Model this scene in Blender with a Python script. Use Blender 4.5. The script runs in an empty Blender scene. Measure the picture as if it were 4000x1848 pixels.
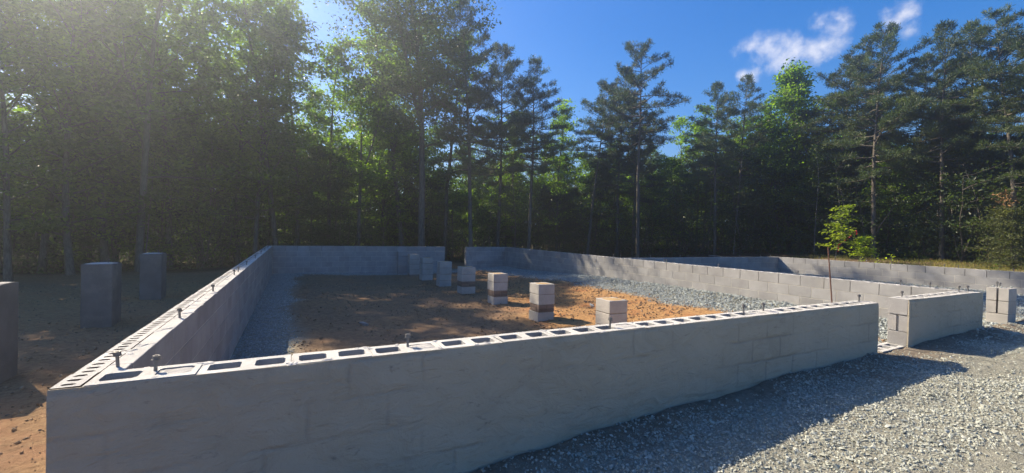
import bpy, math, random
import numpy as np
from mathutils import Matrix, Vector
S = bpy.context.scene
C = S.collection
rad = math.radians
rng = np.random.default_rng(7)
random.seed(7)

# ------------------------------------------------------------------ camera
cam_d = bpy.data.cameras.new('camera')
cam = bpy.data.objects.new('camera', cam_d); C.objects.link(cam)
cam_d.sensor_width = 36.0; cam_d.lens = 15.112; cam_d.clip_start = 0.05; cam_d.clip_end = 2000
_y, _p, _r = 0.467069, -0.01066, 0.023697
fw = Vector((math.sin(_y)*math.cos(_p), math.cos(_y)*math.cos(_p), math.sin(_p)))
rt = Vector((math.cos(_y), -math.sin(_y), 0)); up = rt.cross(fw)
r2 = math.cos(_r)*rt + math.sin(_r)*up; u2 = -math.sin(_r)*rt + math.cos(_r)*up
M4 = Matrix((r2, u2, -fw)).transposed().to_4x4(); M4.translation = Vector((0.9242, -2.4997, 0.7153))
cam.matrix_world = M4
S.camera = cam

# ------------------------------------------------------------------ light
SUN_EL = math.atan2(1, math.hypot(0.65, 1.05)); SUN_AZ = math.atan2(-0.65, 1.05)      # azimuth from +Y towards +X
sun_d = bpy.data.lights.new('sun', 'SUN'); sun_d.energy = 5.0; sun_d.angle = rad(0.55); sun_d.color = (1.0, 0.955, 0.88)
sun = bpy.data.objects.new('sun', sun_d); C.objects.link(sun)
sun.rotation_euler = Vector((0.65, -1.05, -1)).to_track_quat('-Z', 'Y').to_euler()
world = bpy.data.worlds.new('World'); S.world = world; world.use_nodes = True
S.view_settings.view_transform = 'Standard'; S.view_settings.look = 'None'
S.view_settings.exposure = 1.1; S.view_settings.gamma = 1.0; S.view_settings.use_curve_mapping = False
S.view_settings.use_white_balance = True; S.view_settings.white_balance_temperature = 8200; S.view_settings.white_balance_tint = 10


class G:
    """small node-graph helper"""
    def __init__(s, tree): s.t = tree
    def n(s, typ, ins=None, **kw):
        nd = s.t.nodes.new(typ)
        for k, v in kw.items(): setattr(nd, k, v)
        for k, v in (ins or {}).items():
            sock = nd.inputs[k]
            if isinstance(v, bpy.types.NodeSocket): s.t.links.new(v, sock)
            else: sock.default_value = v
        return nd
    def math(s, op, a, b=0.0, c=None, clamp=False):
        i = {0: a, 1: b}
        if c is not None: i[2] = c
        return s.n('ShaderNodeMath', i, operation=op, use_clamp=clamp).outputs[0]
    def mix(s, f, a, b, mode='MIX'):
        nd = s.n('ShaderNodeMix', {0: f, 6: a, 7: b}, data_type='RGBA', blend_type=mode)
        return nd.outputs[2]
    def noise(s, vec, scale, detail=4, rough=0.55, out='Fac', dist=0.0):
        return s.n('ShaderNodeTexNoise', {'Vector': vec, 'Scale': scale, 'Detail': detail, 'Roughness': rough, 'Distortion': dist}).outputs[out]
    def ramp(s, f, a, b, lo=0.0, hi=1.0):
        return s.n('ShaderNodeMapRange', {0: f, 1: a, 2: b, 3: lo, 4: hi}, interpolation_type='SMOOTHSTEP').outputs[0]


# sky with a few fair-weather clouds
CLOUDS = ((.765,.53,.367,.020),(.783,.514,.35,.024),(.80,.498,.333,.027),(.81,.476,.342,.029),(.824,.456,.337,.029),(.831,.437,.346,.025),(.828,.423,.368,.023),
          (.815,.439,.378,.018),(.827,.414,.381,.015),(.783,.537,.315,.015),(.773,.55,.315,.011),(.865,.352,.357,.019),(.866,.344,.363,.017),(.878,.336,.34,.014),
          (-.2,-.9,.45,.10),(-.26,-.88,.43,.08),(.6,-.72,.4,.09),(-.8,-.3,.5,.08),(.2,-.95,.3,.06))
g = G(world.node_tree); world.node_tree.nodes.clear()
skyt = g.n('ShaderNodeTexSky', sky_type='NISHITA', sun_disc=False, sun_elevation=SUN_EL, sun_rotation=SUN_AZ,
           altitude=300.0, air_density=1.0, dust_density=0.4, ozone_density=4.5)
gen = g.n('ShaderNodeTexCoord').outputs['Generated']
dirv = g.n('ShaderNodeVectorMath', {0: gen}, operation='NORMALIZE').outputs[0]
cn = g.noise(dirv, 19.0, 12, 0.66, dist=0.15)
bias = None
for (dx, dy, dz, rr) in CLOUDS:
    L_ = math.sqrt(dx*dx+dy*dy+dz*dz)
    dd = g.n('ShaderNodeVectorMath', {0: dirv, 1: (dx/L_, dy/L_, dz/L_)}, operation='DISTANCE').outputs['Value']
    b = g.math('SUBTRACT', 1.0, g.math('DIVIDE', dd, rr*1.5))
    bias = b if bias is None else g.math('MAXIMUM', bias, b)
cm = g.ramp(g.math('ADD', g.math('MULTIPLY', bias, 0.66), g.math('MULTIPLY', g.math('SUBTRACT', cn, 0.5), 1.9)), 0.0, 1.05)
skyc = g.n('ShaderNodeHueSaturation', {'Hue': 0.512, 'Saturation': 1.40, 'Value': 1.0, 'Color': skyt.outputs[0]}).outputs[0]
bg = g.n('ShaderNodeBackground', {'Color': skyc, 'Strength': 0.115})
cb = g.n('ShaderNodeBackground', {'Color': (0.80, 0.83, 0.90, 1), 'Strength': 0.9})
ms = g.n('ShaderNodeMixShader', {0: g.math('MULTIPLY', cm, 0.68), 1: bg.outputs[0], 2: cb.outputs[0]})
wo = g.n('ShaderNodeOutputWorld', {'Surface': ms.outputs[0]})

S.render.engine = 'CYCLES'
S.cycles.max_bounces = 6; S.cycles.transparent_max_bounces = 8; S.cycles.diffuse_bounces = 5; S.cycles.volume_bounces = 0
S.cycles.use_denoising = True


# ------------------------------------------------------------------ mesh helpers
def mesh_np(name, V, F, mat=None, smooth=False):
    """V (n,3) floats; F (m,k) ints"""
    V = np.ascontiguousarray(V, np.float32); F = np.ascontiguousarray(F, np.int32)
    me = bpy.data.meshes.new(name)
    me.vertices.add(len(V)); me.vertices.foreach_set('co', V.ravel())
    k = F.shape[1]
    me.loops.add(F.size); me.loops.foreach_set('vertex_index', F.ravel())
    me.polygons.add(len(F)); me.polygons.foreach_set('loop_start', np.arange(0, F.size, k, dtype=np.int32))
    me.polygons.foreach_set('use_smooth', np.full(len(F), smooth, bool))
    me.update(calc_edges=True); me.validate()
    if mat: me.materials.append(mat)
    return me


def mesh_py(name, V, F, mat=None, smooth=False):
    me = bpy.data.meshes.new(name); me.from_pydata([tuple(map(float, v)) for v in V], [], [tuple(f) for f in F])
    if mat: me.materials.append(mat)
    if smooth:
        for q in me.polygons: q.use_smooth = True
    me.update()
    return me


def add(name, me, parent=None, loc=(0, 0, 0), rotz=0.0, scale=(1, 1, 1), **props):
    o = bpy.data.objects.new(name, me); C.objects.link(o)
    if parent: o.parent = parent
    o.location = loc; o.rotation_euler = (0, 0, rotz); o.scale = scale
    for k, v in props.items(): o[k] = v
    return o


def thing(name, label, category, loc=(0, 0, 0), rotz=0.0, group=None):
    o = add(name, None, None, loc, rotz, label=label, category=category)
    if group: o['group'] = group
    return o


def box(a, b):
    (x0, y0, z0), (x1, y1, z1) = a, b
    V = [(x0,y0,z0),(x1,y0,z0),(x1,y1,z0),(x0,y1,z0),(x0,y0,z1),(x1,y0,z1),(x1,y1,z1),(x0,y1,z1)]
    F = [(0,3,2,1),(4,5,6,7),(0,1,5,4),(1,2,6,5),(2,3,7,6),(3,0,4,7)]
    return V, F


def cbox(L, W, H, c=0.004, jit=0.0, seed=0, origin='top'):
    """chamfered box, x in +-L/2, y 0..W, z -H..0"""
    r = random.Random(seed)
    V, idx = [], {}
    for sx in (0, 1):
        for sy in (0, 1):
            for sz in (0, 1):
                X = (-L/2, L/2)[sx]; Y = (0, W)[sy]; Z = (-H, 0)[sz]
                ix, iy, iz = (c, -c)[sx], (c, -c)[sy], (c, -c)[sz]
                q = [r.uniform(-jit, jit) for _ in range(3)]
                for ax, p in enumerate(((X, Y+iy, Z+iz), (X+ix, Y, Z+iz), (X+ix, Y+iy, Z))):
                    idx[sx, sy, sz, ax] = len(V); V.append(tuple(p[i]+q[i] for i in range(3)))
    I = idx; F = []
    for s in (0, 1):
        f = [I[s,0,0,0], I[s,1,0,0], I[s,1,1,0], I[s,0,1,0]]; F.append(f if s else f[::-1])
        f = [I[0,s,0,1], I[1,s,0,1], I[1,s,1,1], I[0,s,1,1]]; F.append(f[::-1] if s else f)
        f = [I[0,0,s,2], I[1,0,s,2], I[1,1,s,2], I[0,1,s,2]]; F.append(f if s else f[::-1])
    for a in (0, 1):
        for b in (0, 1):
            F.append([I[a,b,0,0], I[a,b,1,0], I[a,b,1,1], I[a,b,0,1]])
            F.append([I[a,0,b,0], I[a,1,b,0], I[a,1,b,2], I[a,0,b,2]])
            F.append([I[0,a,b,1], I[1,a,b,1], I[1,a,b,2], I[0,a,b,2]])
    for a in (0, 1):
        for b in (0, 1):
            for d in (0, 1): F.append([I[a,b,d,0], I[a,b,d,1], I[a,b,d,2]])
    return V, F


def fix_normals(me):
    import bmesh
    bm = bmesh.new(); bm.from_mesh(me); bmesh.ops.recalc_face_normals(bm, faces=bm.faces); bm.to_mesh(me); bm.free()
    return me


def cored(name, L, W, H, holes, mat, seed=0, jit=0.002, ch=0.02, hd=None):
    """block lying along x (centre 0), y 0..W, z -H..0, with through cells given as (x0,x1,y0,y1); the corners of a cell are cut by ch"""
    r = random.Random(seed); J = lambda s=1.0: r.uniform(-jit, jit)*s
    V, F = [], []
    def v(x, y, z): V.append((x, y, z)); return len(V)-1
    xs = [-L/2]
    for h in holes: xs += []
    hs = sorted(holes)
    cuts = [-L/2] + [(hs[i][1]+hs[i+1][0])/2 for i in range(len(hs)-1)] + [L/2]
    T = [(v(c+J(.5), 0+J(.6), J(.5)), v(c+J(.5), W+J(.6), J(.5))) for c in cuts]
    hd = hd or H
    for i, (x0, x1, y0, y1) in enumerate(hs):
        a, d = T[i]; b, c_ = T[i+1]
        oc = [(x0+ch, y0), (x1-ch, y0), (x1, y0+ch), (x1, y1-ch), (x1-ch, y1), (x0+ch, y1), (x0, y1-ch), (x0, y0+ch)]
        tp = [v(x+J(1.5), y+J(1.5), J(.3)) for x, y in oc]
        bt = [v(x+(0.006 if x < (x0+x1)/2 else -0.006), y+(0.005 if y < (y0+y1)/2 else -0.005), -hd) for x, y in oc]
        F += [(a, b, tp[1], tp[0]), (b, tp[2], tp[1]), (b, c_, tp[3], tp[2]), (c_, tp[4], tp[3]), (c_, d, tp[5], tp[4]), (d, tp[6], tp[5]), (d, a, tp[7], tp[6]), (a, tp[0], tp[7])]
        for k in range(8): F.append((tp[k], tp[(k+1) % 8], bt[(k+1) % 8], bt[k]))
        if hd < H: F.append(tuple(bt))
    e = [v(-L/2, 0, -H), v(L/2, 0, -H), v(L/2, W, -H), v(-L/2, W, -H)]
    F.append(tuple([e[0]] + [e[1]] + [t[0] for t in T[::-1]]))
    F.append(tuple([e[2]] + [e[3]] + [t[1] for t in T]))
    F.append((e[1], e[2], T[-1][1], T[-1][0])); F.append((e[3], e[0], T[0][0], T[0][1]))
    me = mesh_py(name, V, F, mat)
    return me


def tube(path, radii, sides=6):
    """tapered tube along path -> V,F (quads) as arrays"""
    P = np.asarray(path, float); n = len(P); V = []
    for i in range(n):
        t = P[min(i+1, n-1)] - P[max(i-1, 0)]; t = t/(np.linalg.norm(t)+1e-9)
        a = np.cross(t, (0.31, 0.95, 0.05) if abs(t[1]) < .9 else (1, 0, 0)); a /= np.linalg.norm(a)+1e-9; b = np.cross(t, a)
        for k in range(sides):
            w = 2*math.pi*k/sides; V.append(P[i] + radii[i]*(math.cos(w)*a + math.sin(w)*b))
    F = []
    for i in range(n-1):
        for k in range(sides):
            F.append((i*sides+k, i*sides+(k+1) % sides, (i+1)*sides+(k+1) % sides, (i+1)*sides+k))
    return np.array(V), np.array(F, int)


class Acc:
    """joins quads into one mesh"""
    def __init__(s): s.V, s.F, s.n = [], [], 0
    def put(s, V, F):
        s.V.append(np.asarray(V, float)); s.F.append(np.asarray(F, int)+s.n); s.n += len(V)
    def mesh(s, name, mat, smooth=False):
        return mesh_np(name, np.concatenate(s.V), np.concatenate(s.F), mat, smooth)


_tabs = {}
def vnoise(x, y, seed=0):
    if seed not in _tabs: _tabs[seed] = np.random.default_rng(100+seed).random((256, 256))
    T = _tabs[seed]
    xi = np.floor(x).astype(int); yi = np.floor(y).astype(int); fx = x-xi; fy = y-yi
    fx = fx*fx*(3-2*fx); fy = fy*fy*(3-2*fy)
    q = lambda a, b: T[a & 255, b & 255]
    return (q(xi,yi)*(1-fx)+q(xi+1,yi)*fx)*(1-fy) + (q(xi,yi+1)*(1-fx)+q(xi+1,yi+1)*fx)*fy - 0.5
def fbm(x, y, seed=0, o=4):
    s, a = 0, 1.0
    for i in range(o): s = s + a*vnoise(x*2**i, y*2**i, seed+i); a *= .5
    return s
def sst(x, a, b):
    t = np.clip((x-a)/(b-a), 0, 1); return t*t*(3-2*t)


# ------------------------------------------------------------------ the lie of the land (z = 0 is the level top of the walls)
WX, LY = 9.666, 15.527           # inner faces of the long right wall and of the far wall
def terrain(x, y):
    x = np.asarray(x, float); y = np.asarray(y, float)
    front = np.interp(x, [-30, -1, 0, 2, 2.9, 5, 7, 10, 18, 30], [-1.15, -1.12, -.99, -.83, -.735, -.645, -.60, -.565, -.52, -.5])
    rise = np.interp(y, [0, 4.4, 8, 13.3, 16], [.42, .40, .36, .10, .08])
    inner = -1.03 + rise*np.clip((x-4.2)/5.2, 0, 1)**1.5 - .03*np.exp(-((x-5.0)/1.6)**2) - .07*sst(y, 7, 11)*sst(x, 1.5, 4)*(1-sst(x, 7, 9))
    sec = -.56 + 0*x
    left = -1.09 + .02*np.sin(x*.7)
    back = -1.0 + .05*np.sin(x*.4)
    high = -.13 + .12*sst(x, 17.5, 24) - .5*sst(y, 7.2, 9.5)*(1-sst(x, 18, 23))
    z = front
    z = np.where((y > .1), np.where(x < .1, left, np.where(x < 9.77, inner, sec)), z)
    bk = back + (high-back)*sst(x, 9.95, 11.6)
    z = np.where((y > LY+.1), np.where(x < .1, left+(back-left)*sst(x, -3, .1), bk), z)
    z = np.where((y <= LY+.1) & (y > 7.62) & (x > 9.77), -1.0+(high+1.0)*sst(x, 9.95, 11.6), z)
    z = np.where((x > 17.5), high + (front-high)*(1-sst(y, -2.0, .6)), z)
    z = np.where((x <= 17.5) & (x > 9.77) & (y <= .1), front, z)
    return z
def rough(x, y):
    a = .022*fbm(x*1.3, y*1.3, 3, 3) + .020*fbm(x*6, y*6, 11, 3)
    d = np.where((y < -.15) & (x > .5), 1, 0)*sst(-y, .3, .9)
    q = x*.55+y*.83
    a = a + np.where((y < .0) & (x > .5) & ((x < 6.8) | (x > 7.8)), 1, 0)*(.035+.035*fbm(x*1.4, x*0+.2, 77, 3))*(1-sst(-y, .03, .38))
    a = a + d*(.022*np.sin(q*7.0+1.5*fbm(x, y, 17, 2))*sst(fbm(x*.5, y*.5, 19, 2), -.2, .3) + .03*fbm(x*2.1, y*2.1, 21, 2))
    return a
def ground(x, y): return terrain(x, y) + rough(np.asarray(x, float), np.asarray(y, float))

# ------------------------------------------------------------------ materials
def mat(name):
    m = bpy.data.materials.new(name); m.use_nodes = True; m.node_tree.nodes.clear()
    return m, G(m.node_tree)
def finish(g, col, rough=0.9, spec=0.25, height=None, dist=0.01, strength=1.0, metal=0.0):
    i = {'Base Color': col, 'Roughness': rough, 'Specular IOR Level': spec, 'Metallic': metal}
    if height is not None:
        i['Normal'] = g.n('ShaderNodeBump', {'Height': height, 'Distance': dist, 'Strength': strength}).outputs[0]
    b = g.n('ShaderNodeBsdfPrincipled', i)
    g.n('ShaderNodeOutputMaterial', {'Surface': b.outputs[0]})
def pos(g): return g.n('ShaderNodeNewGeometry').outputs['Position']
def obrand(g): return g.n('ShaderNodeObjectInfo').outputs['Random']
def island(g): return g.n('ShaderNodeNewGeometry').outputs['Random Per Island']
def scaled(g, v, s): return g.n('ShaderNodeVectorMath', {0: v, 1: s}, operation='MULTIPLY').outputs[0]


def concrete(name, a, b, speck=0.35, var=0.22, bump=0.004, warm=(0.42, 0.38, 0.31, 1)):
    m, g = mat(name); P = pos(g)
    n1 = g.noise(P, 3.1, 5, .6); n2 = g.noise(P, 150, 3, .7); n3 = g.noise(P, 38, 4, .6)
    c = g.mix(g.ramp(n1, .3, .7), a, b)
    c = g.mix(g.math('MULTIPLY', g.ramp(g.noise(P, 1.4, 6, .65), .52, .75), .35), c, warm)
    k = g.math('ADD', 1-var/2, g.math('MULTIPLY', obrand(g), var))
    k = g.math('MULTIPLY', k, g.math('ADD', 1-speck*.5, g.math('MULTIPLY', n2, speck)))
    c = g.mix(1.0, c, g.n('ShaderNodeCombineColor', {0: k, 1: k, 2: k}).outputs[0], 'MULTIPLY')
    h = g.math('ADD', n3, g.math('MULTIPLY', n2, .8))
    finish(g, c, .95, .15, h, bump, 1.0)
    return m
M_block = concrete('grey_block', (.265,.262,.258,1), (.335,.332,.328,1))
M_top = concrete('pale_block_top', (.43,.42,.395,1), (.56,.545,.51,1), .3, .12, .004, (.50,.46,.40,1))  # block tops: sun glare and mortar smear both put into this colour
M_mortar = concrete('mortar', (.42,.395,.345,1), (.55,.52,.46,1), .4, .0, .006)
M_grout = concrete('grout', (.46,.44,.41,1), (.58,.56,.53,1), .35, .1, .012)
M_pier = concrete('pier_block', (.34,.325,.30,1), (.44,.415,.38,1), .35, .12, .004)
M_cap = concrete('orange_mortar_cap', (.42,.27,.13,1), (.54,.37,.20,1), .4, .1, .012)
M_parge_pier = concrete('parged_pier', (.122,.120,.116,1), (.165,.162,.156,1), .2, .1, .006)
M_pmortar = concrete('brown_mortar', (.20,.16,.125,1), (.30,.25,.20,1), .4, .1, .006)
M_brick = concrete('brown_brick', (.16,.115,.09,1), (.23,.165,.13,1), .4, .4, .004, (.2,.15,.12,1))

m, g = mat('parging'); P = pos(g)                                  # trowelled coat with the joints of the blocks ghosting through
xz = g.n('ShaderNodeSeparateXYZ', {0: P}); wob = g.noise(P, 5, 3, .5)
v2 = g.n('ShaderNodeCombineXYZ', {0: g.math('ADD', xz.outputs[0], g.math('MULTIPLY', wob, .03)), 1: g.math('ADD', xz.outputs[2], g.math('MULTIPLY', wob, .03)), 2: 0.0}).outputs[0]
bk = g.n('ShaderNodeTexBrick', {'Vector': v2, 'Color1': (0,0,0,1), 'Color2': (0,0,0,1), 'Mortar': (1,1,1,1), 'Scale': 1.0, 'Mortar Size': .020, 'Mortar Smooth': 1.0, 'Brick Width': .4064, 'Row Height': .2032}, offset=.5)
gh = g.math('MULTIPLY', bk.outputs['Fac'], g.ramp(g.noise(P, 1.1, 3, .6), .46, .68))
big = g.noise(P, .9, 4, .6); mid = g.noise(scaled(g, P, (1, 1, 1.8)), 4.5, 6, .65, dist=1.2)
sm = g.ramp(g.noise(scaled(g, P, (.7, 1, 2.2)), 6, 5, .7, dist=2.5), .57, .78)
col = g.mix(g.ramp(big, .3, .7), (.365,.318,.238,1), (.45,.395,.30,1))
col = g.mix(g.math('MULTIPLY', g.ramp(mid, .35, .7), .6), col, (.45,.405,.32,1))
col = g.mix(g.math('MULTIPLY', gh, .28), col, (.115,.112,.10,1))
col = g.mix(g.math('MULTIPLY', sm, .7), col, (.13,.115,.09,1))
fine = g.noise(P, 190, 3, .7)
finish(g, col, .93, .2, g.math('ADD', g.math('MULTIPLY', mid, 1.6), g.math('ADD', g.math('MULTIPLY', fine, .22), g.math('MULTIPLY', gh, -.4))), .018, .9)
M_parge = m

m, g = mat('earth'); P = pos(g)
at = g.n('ShaderNodeAttribute', attribute_name='zone').outputs['Color']; sp = g.n('ShaderNodeSeparateColor', {0: at})
gr, org, lit = sp.outputs[0], sp.outputs[1], sp.outputs[2]
n1 = g.noise(P, 1.6, 6, .62); n2 = g.noise(P, 14, 6, .7); n3 = g.noise(P, 70, 4, .7); n4 = g.noise(scaled(g, P, (.5, 2.2, 1)), 5, 5, .65, dist=.8)
brown = g.mix(g.ramp(n2, .3, .72), (.13,.095,.07,1), (.25,.185,.135,1))
brown = g.mix(g.math('MULTIPLY', g.ramp(n1, .5, .72), .6), brown, (.31,.215,.14,1))
brown = g.mix(g.math('MULTIPLY', g.ramp(n4, .55, .75), .5), brown, (.30,.22,.155,1))
clay = g.mix(g.ramp(n2, .28, .7), (.29,.15,.070,1), (.50,.29,.13,1))
clay = g.mix(g.math('MULTIPLY', g.ramp(n1, .48, .66), .75), clay, (.40,.17,.075,1))
clay = g.mix(g.math('MULTIPLY', g.ramp(n4, .6, .8), .5), clay, (.55,.36,.19,1))
dust = g.mix(g.ramp(n2, .3, .7), (.22,.215,.175,1), (.34,.335,.275,1))
dust = g.mix(g.math('MULTIPLY', g.ramp(n1, .55, .75), .4), dust, (.23,.17,.11,1))
litter = g.mix(g.ramp(n2, .3, .7), (.035,.025,.017,1), (.105,.075,.045,1))
c = g.mix(org, brown, clay); c = g.mix(lit, c, litter); c = g.mix(gr, c, dust)
finish(g, c, .97, .1, g.math('ADD', n2, g.math('MULTIPLY', n3, .5)), .035, 1.0)
M_earth = m


def stone_mat(name, cols):
    m, g = mat(name); P = pos(g); i = island(g)
    r = g.n('ShaderNodeValToRGB', {0: i}); el = r.color_ramp.elements
    while len(el) < len(cols): el.new(.5)
    for k, c in enumerate(cols): el[k].position = k/(len(cols)-1); el[k].color = (*c, 1)
    c = g.mix(g.math('MULTIPLY', g.noise(P, 90, 3, .7), .5), r.outputs[0], (.20,.20,.17,1))
    finish(g, c, .85, .3, g.noise(P, 160, 3, .7), .002)
    return m
M_stone = stone_mat('crushed_stone', [(.23,.24,.20),(.34,.36,.31),(.42,.44,.38),(.30,.315,.27),(.49,.51,.45),(.25,.26,.215),(.54,.555,.49),(.38,.395,.335)])
M_blue = stone_mat('blue_grey_stone', [(.20,.225,.225),(.32,.36,.355),(.40,.45,.44),(.27,.30,.30),(.50,.56,.55),(.24,.27,.265)])
M_clod = stone_mat('clay_clods', [(.10,.062,.038),(.28,.145,.06),(.17,.105,.065),(.40,.21,.09),(.22,.12,.06),(.46,.30,.17),(.13,.085,.055)])


def leaf_mat(name, dark, light, trans=.5, rough=.5, tcol=(1.25,1.3,.5)):
    m, g = mat(name); i = island(g); o = obrand(g)
    f = g.math('FRACT', g.math('ADD', i, o))
    c = g.mix(f, (*dark, 1), (*light, 1))
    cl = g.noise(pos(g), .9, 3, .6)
    c = g.mix(g.math('MULTIPLY', g.ramp(cl, .48, .66), .5), c, (light[0]*1.45, light[1]*1.3, light[2]*.9, 1))  # sunlit and dark clumps of the crown put into the colour by noise
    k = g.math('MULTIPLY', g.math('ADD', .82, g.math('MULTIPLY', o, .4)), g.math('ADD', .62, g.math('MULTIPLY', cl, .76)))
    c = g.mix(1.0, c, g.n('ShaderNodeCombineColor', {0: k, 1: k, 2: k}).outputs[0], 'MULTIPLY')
    b = g.n('ShaderNodeBsdfPrincipled', {'Base Color': c, 'Roughness': rough, 'Specular IOR Level': .4})
    tc = g.mix(1.0, c, (*tcol, 1), 'MULTIPLY')
    t = g.n('ShaderNodeBsdfTranslucent', {'Color': tc})
    mx = g.n('ShaderNodeMixShader', {0: trans, 1: b.outputs[0], 2: t.outputs[0]})
    g.n('ShaderNodeOutputMaterial', {'Surface': mx.outputs[0]})
    return m
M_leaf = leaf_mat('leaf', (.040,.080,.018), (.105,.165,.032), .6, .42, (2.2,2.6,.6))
M_leaf_dark = leaf_mat('shade_toned_leaf', (.030,.055,.020), (.065,.10,.030), .4, .45, (1.6,1.8,.8))  # darker copy of the leaf, the shade of the wood is in its colour
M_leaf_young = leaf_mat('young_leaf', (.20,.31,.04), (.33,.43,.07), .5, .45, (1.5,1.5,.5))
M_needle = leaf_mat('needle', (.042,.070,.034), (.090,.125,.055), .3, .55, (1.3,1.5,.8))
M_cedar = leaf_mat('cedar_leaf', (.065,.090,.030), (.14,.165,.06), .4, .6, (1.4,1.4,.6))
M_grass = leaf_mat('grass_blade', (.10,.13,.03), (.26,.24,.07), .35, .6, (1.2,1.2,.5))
m, g = mat('bark'); P = pos(g)
nb = g.noise(scaled(g, P, (1, 1, .22)), 22, 5, .7)
cb_ = g.mix(g.ramp(nb, .3, .7), (.055,.047,.039,1), (.19,.168,.142,1)); cb_ = g.mix(g.math('MULTIPLY', obrand(g), .35), cb_, (.17,.15,.125,1))
finish(g, cb_, .95, .1, nb, .02)
M_bark = m
m, g = mat('pale_bark'); P = pos(g)
nb = g.noise(scaled(g, P, (1, 1, .5)), 18, 5, .7)
finish(g, g.mix(g.ramp(nb, .3, .7), (.12,.11,.095,1), (.26,.24,.21,1)), .9, .15, nb, .01)
M_pale = m
m, g = mat('zinc'); P = pos(g)
finish(g, g.mix(g.noise(P, 60, 3), (.13,.125,.12,1), (.24,.235,.23,1)), .55, .4, metal=.5)
M_zinc = m
m, g = mat('rust'); P = pos(g)
finish(g, g.mix(g.noise(P, 12, 4), (.10,.05,.035,1), (.23,.12,.09,1)), .8, .3)
M_rust = m
m, g = mat('red_tape'); finish(g, (.55,.02,.035,1), .45, .4); M_tape = m
m, g = mat('dry_leaf'); finish(g, g.mix(g.noise(pos(g), 25, 3), (.22,.12,.05,1), (.38,.23,.11,1)), .8, .1); M_dry = m

# ------------------------------------------------------------------ ground: one sheet out to the horizon
def axis(lo, hi, step, far):
    a = np.arange(lo, hi+step/2, step); d = step; up_, dn = [hi], [lo]
    while up_[-1] < far: d *= 1.22; up_.append(up_[-1]+d); dn.append(dn[-1]-d)
    return np.concatenate([np.array(dn[:0:-1]), a, np.array(up_[1:])])
gx, gy = axis(-8, 19.4, .07, 500), axis(-3.6, 17.0, .07, 500)
XX, YY = np.meshgrid(gx, gy, indexing='ij'); xf, yf = XX.ravel(), YY.ravel()
zf = ground(xf, yf)
nx, ny = len(gx), len(gy)
I0 = (np.arange(nx-1)[:, None]*ny + np.arange(ny-1)[None, :]).ravel()
ground_me = mesh_np('ground', np.stack([xf, yf, zf], 1), np.stack([I0, I0+ny, I0+ny+1, I0+1], 1), M_earth, True)
wob = .35*fbm(xf*.9, yf*.9, 31, 3)
inside = (xf > 0) & (xf < WX+.1) & (yf > .1) & (yf < LY+.1)
sec_in = (xf > WX+.1) & (xf < 17.5) & (yf > .1) & (yf < 7.7)
frontz = (yf <= .1) & (xf > -.2)
strip = np.maximum.reduce([1-sst(xf+wob, .75, 1.25), sst(xf+wob*1.3, 8.1, 8.7), sst(yf+wob, 14.75, 15.1)])
zr = np.where(inside, strip, 0); zr = np.where(sec_in, 1, zr)
zr = np.where(frontz, .95*sst(xf+wob, 1.2, 2.2)*(.30+.70*sst(-yf+.3*fbm(xf*1.5, yf*0+.5, 75, 3), .12, .55)), zr)
zr = np.where((yf > LY) & (xf > 6.3) & (xf < 8.3) & (yf < 15.75), .8, zr)
zo = np.where(inside, .30+.25*fbm(xf*.8, yf*1.2, 43, 3)*2*.5+.70*sst(xf+wob*2+.25*(6-yf), 4.2, 6.2)*(1-.55*sst(yf+wob*3, 6.5, 10.5)), 0)
zo = np.where((xf < .1) & (yf > -3) & (yf < 17), .42+.25*fbm(xf*.5, yf*.5, 41, 3)*2, zo)
zo = np.where((yf > 15.7) & (xf < 10), .35, zo)
zo = np.where((xf > 17.5) & (yf > 0), .15, zo)
edge_d = np.minimum.reduce([sst(yf-.12*xf+wob*2, 17.3, 19.2)])
zl = np.maximum(np.where(xf < 10, edge_d, 0), np.where((xf > 17.4) | ((yf > 7.6) & (xf > 9.8)), .35+.65*sst(xf+.55*yf+wob*2, 24, 27), 0))
colr = np.stack([np.clip(zr, 0, 1), np.clip(zo, 0, 1), np.clip(zl, 0, 1), np.ones_like(zr)], 1)
ca = ground_me.attributes.new('zone', 'FLOAT_COLOR', 'POINT'); ca.data.foreach_set('color', colr.astype(np.float32).ravel())
add('ground', ground_me, kind='structure')

# ------------------------------------------------------------------ masonry
CH, JT = .2032, .010
solid = [fix_normals(mesh_py('face_block', *cbox(.40, .088, CH-JT, .0028, .0014, s), M_block)) for s in range(5)]
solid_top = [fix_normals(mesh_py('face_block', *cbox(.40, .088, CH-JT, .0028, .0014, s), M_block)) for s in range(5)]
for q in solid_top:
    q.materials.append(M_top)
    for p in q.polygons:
        if p.normal.z > .6: p.material_index = 1  # top face lightened, the sun glare it catches is in the colour
def hollow(pitch, seed, W=.203):
    L = pitch-JT; c = .141*pitch/.4064; e = pitch/4
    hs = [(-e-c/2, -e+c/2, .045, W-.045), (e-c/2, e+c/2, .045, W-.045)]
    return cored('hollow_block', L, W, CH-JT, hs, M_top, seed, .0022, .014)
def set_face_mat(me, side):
    """pale top, grey sides: the colour of the top holds sun glare as well as smeared mortar"""
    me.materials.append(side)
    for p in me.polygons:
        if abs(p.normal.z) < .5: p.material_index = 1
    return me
hollows = {}
def get_hollow(pitch):
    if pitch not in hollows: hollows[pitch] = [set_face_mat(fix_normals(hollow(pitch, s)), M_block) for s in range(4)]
    return hollows[pitch]


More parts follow.
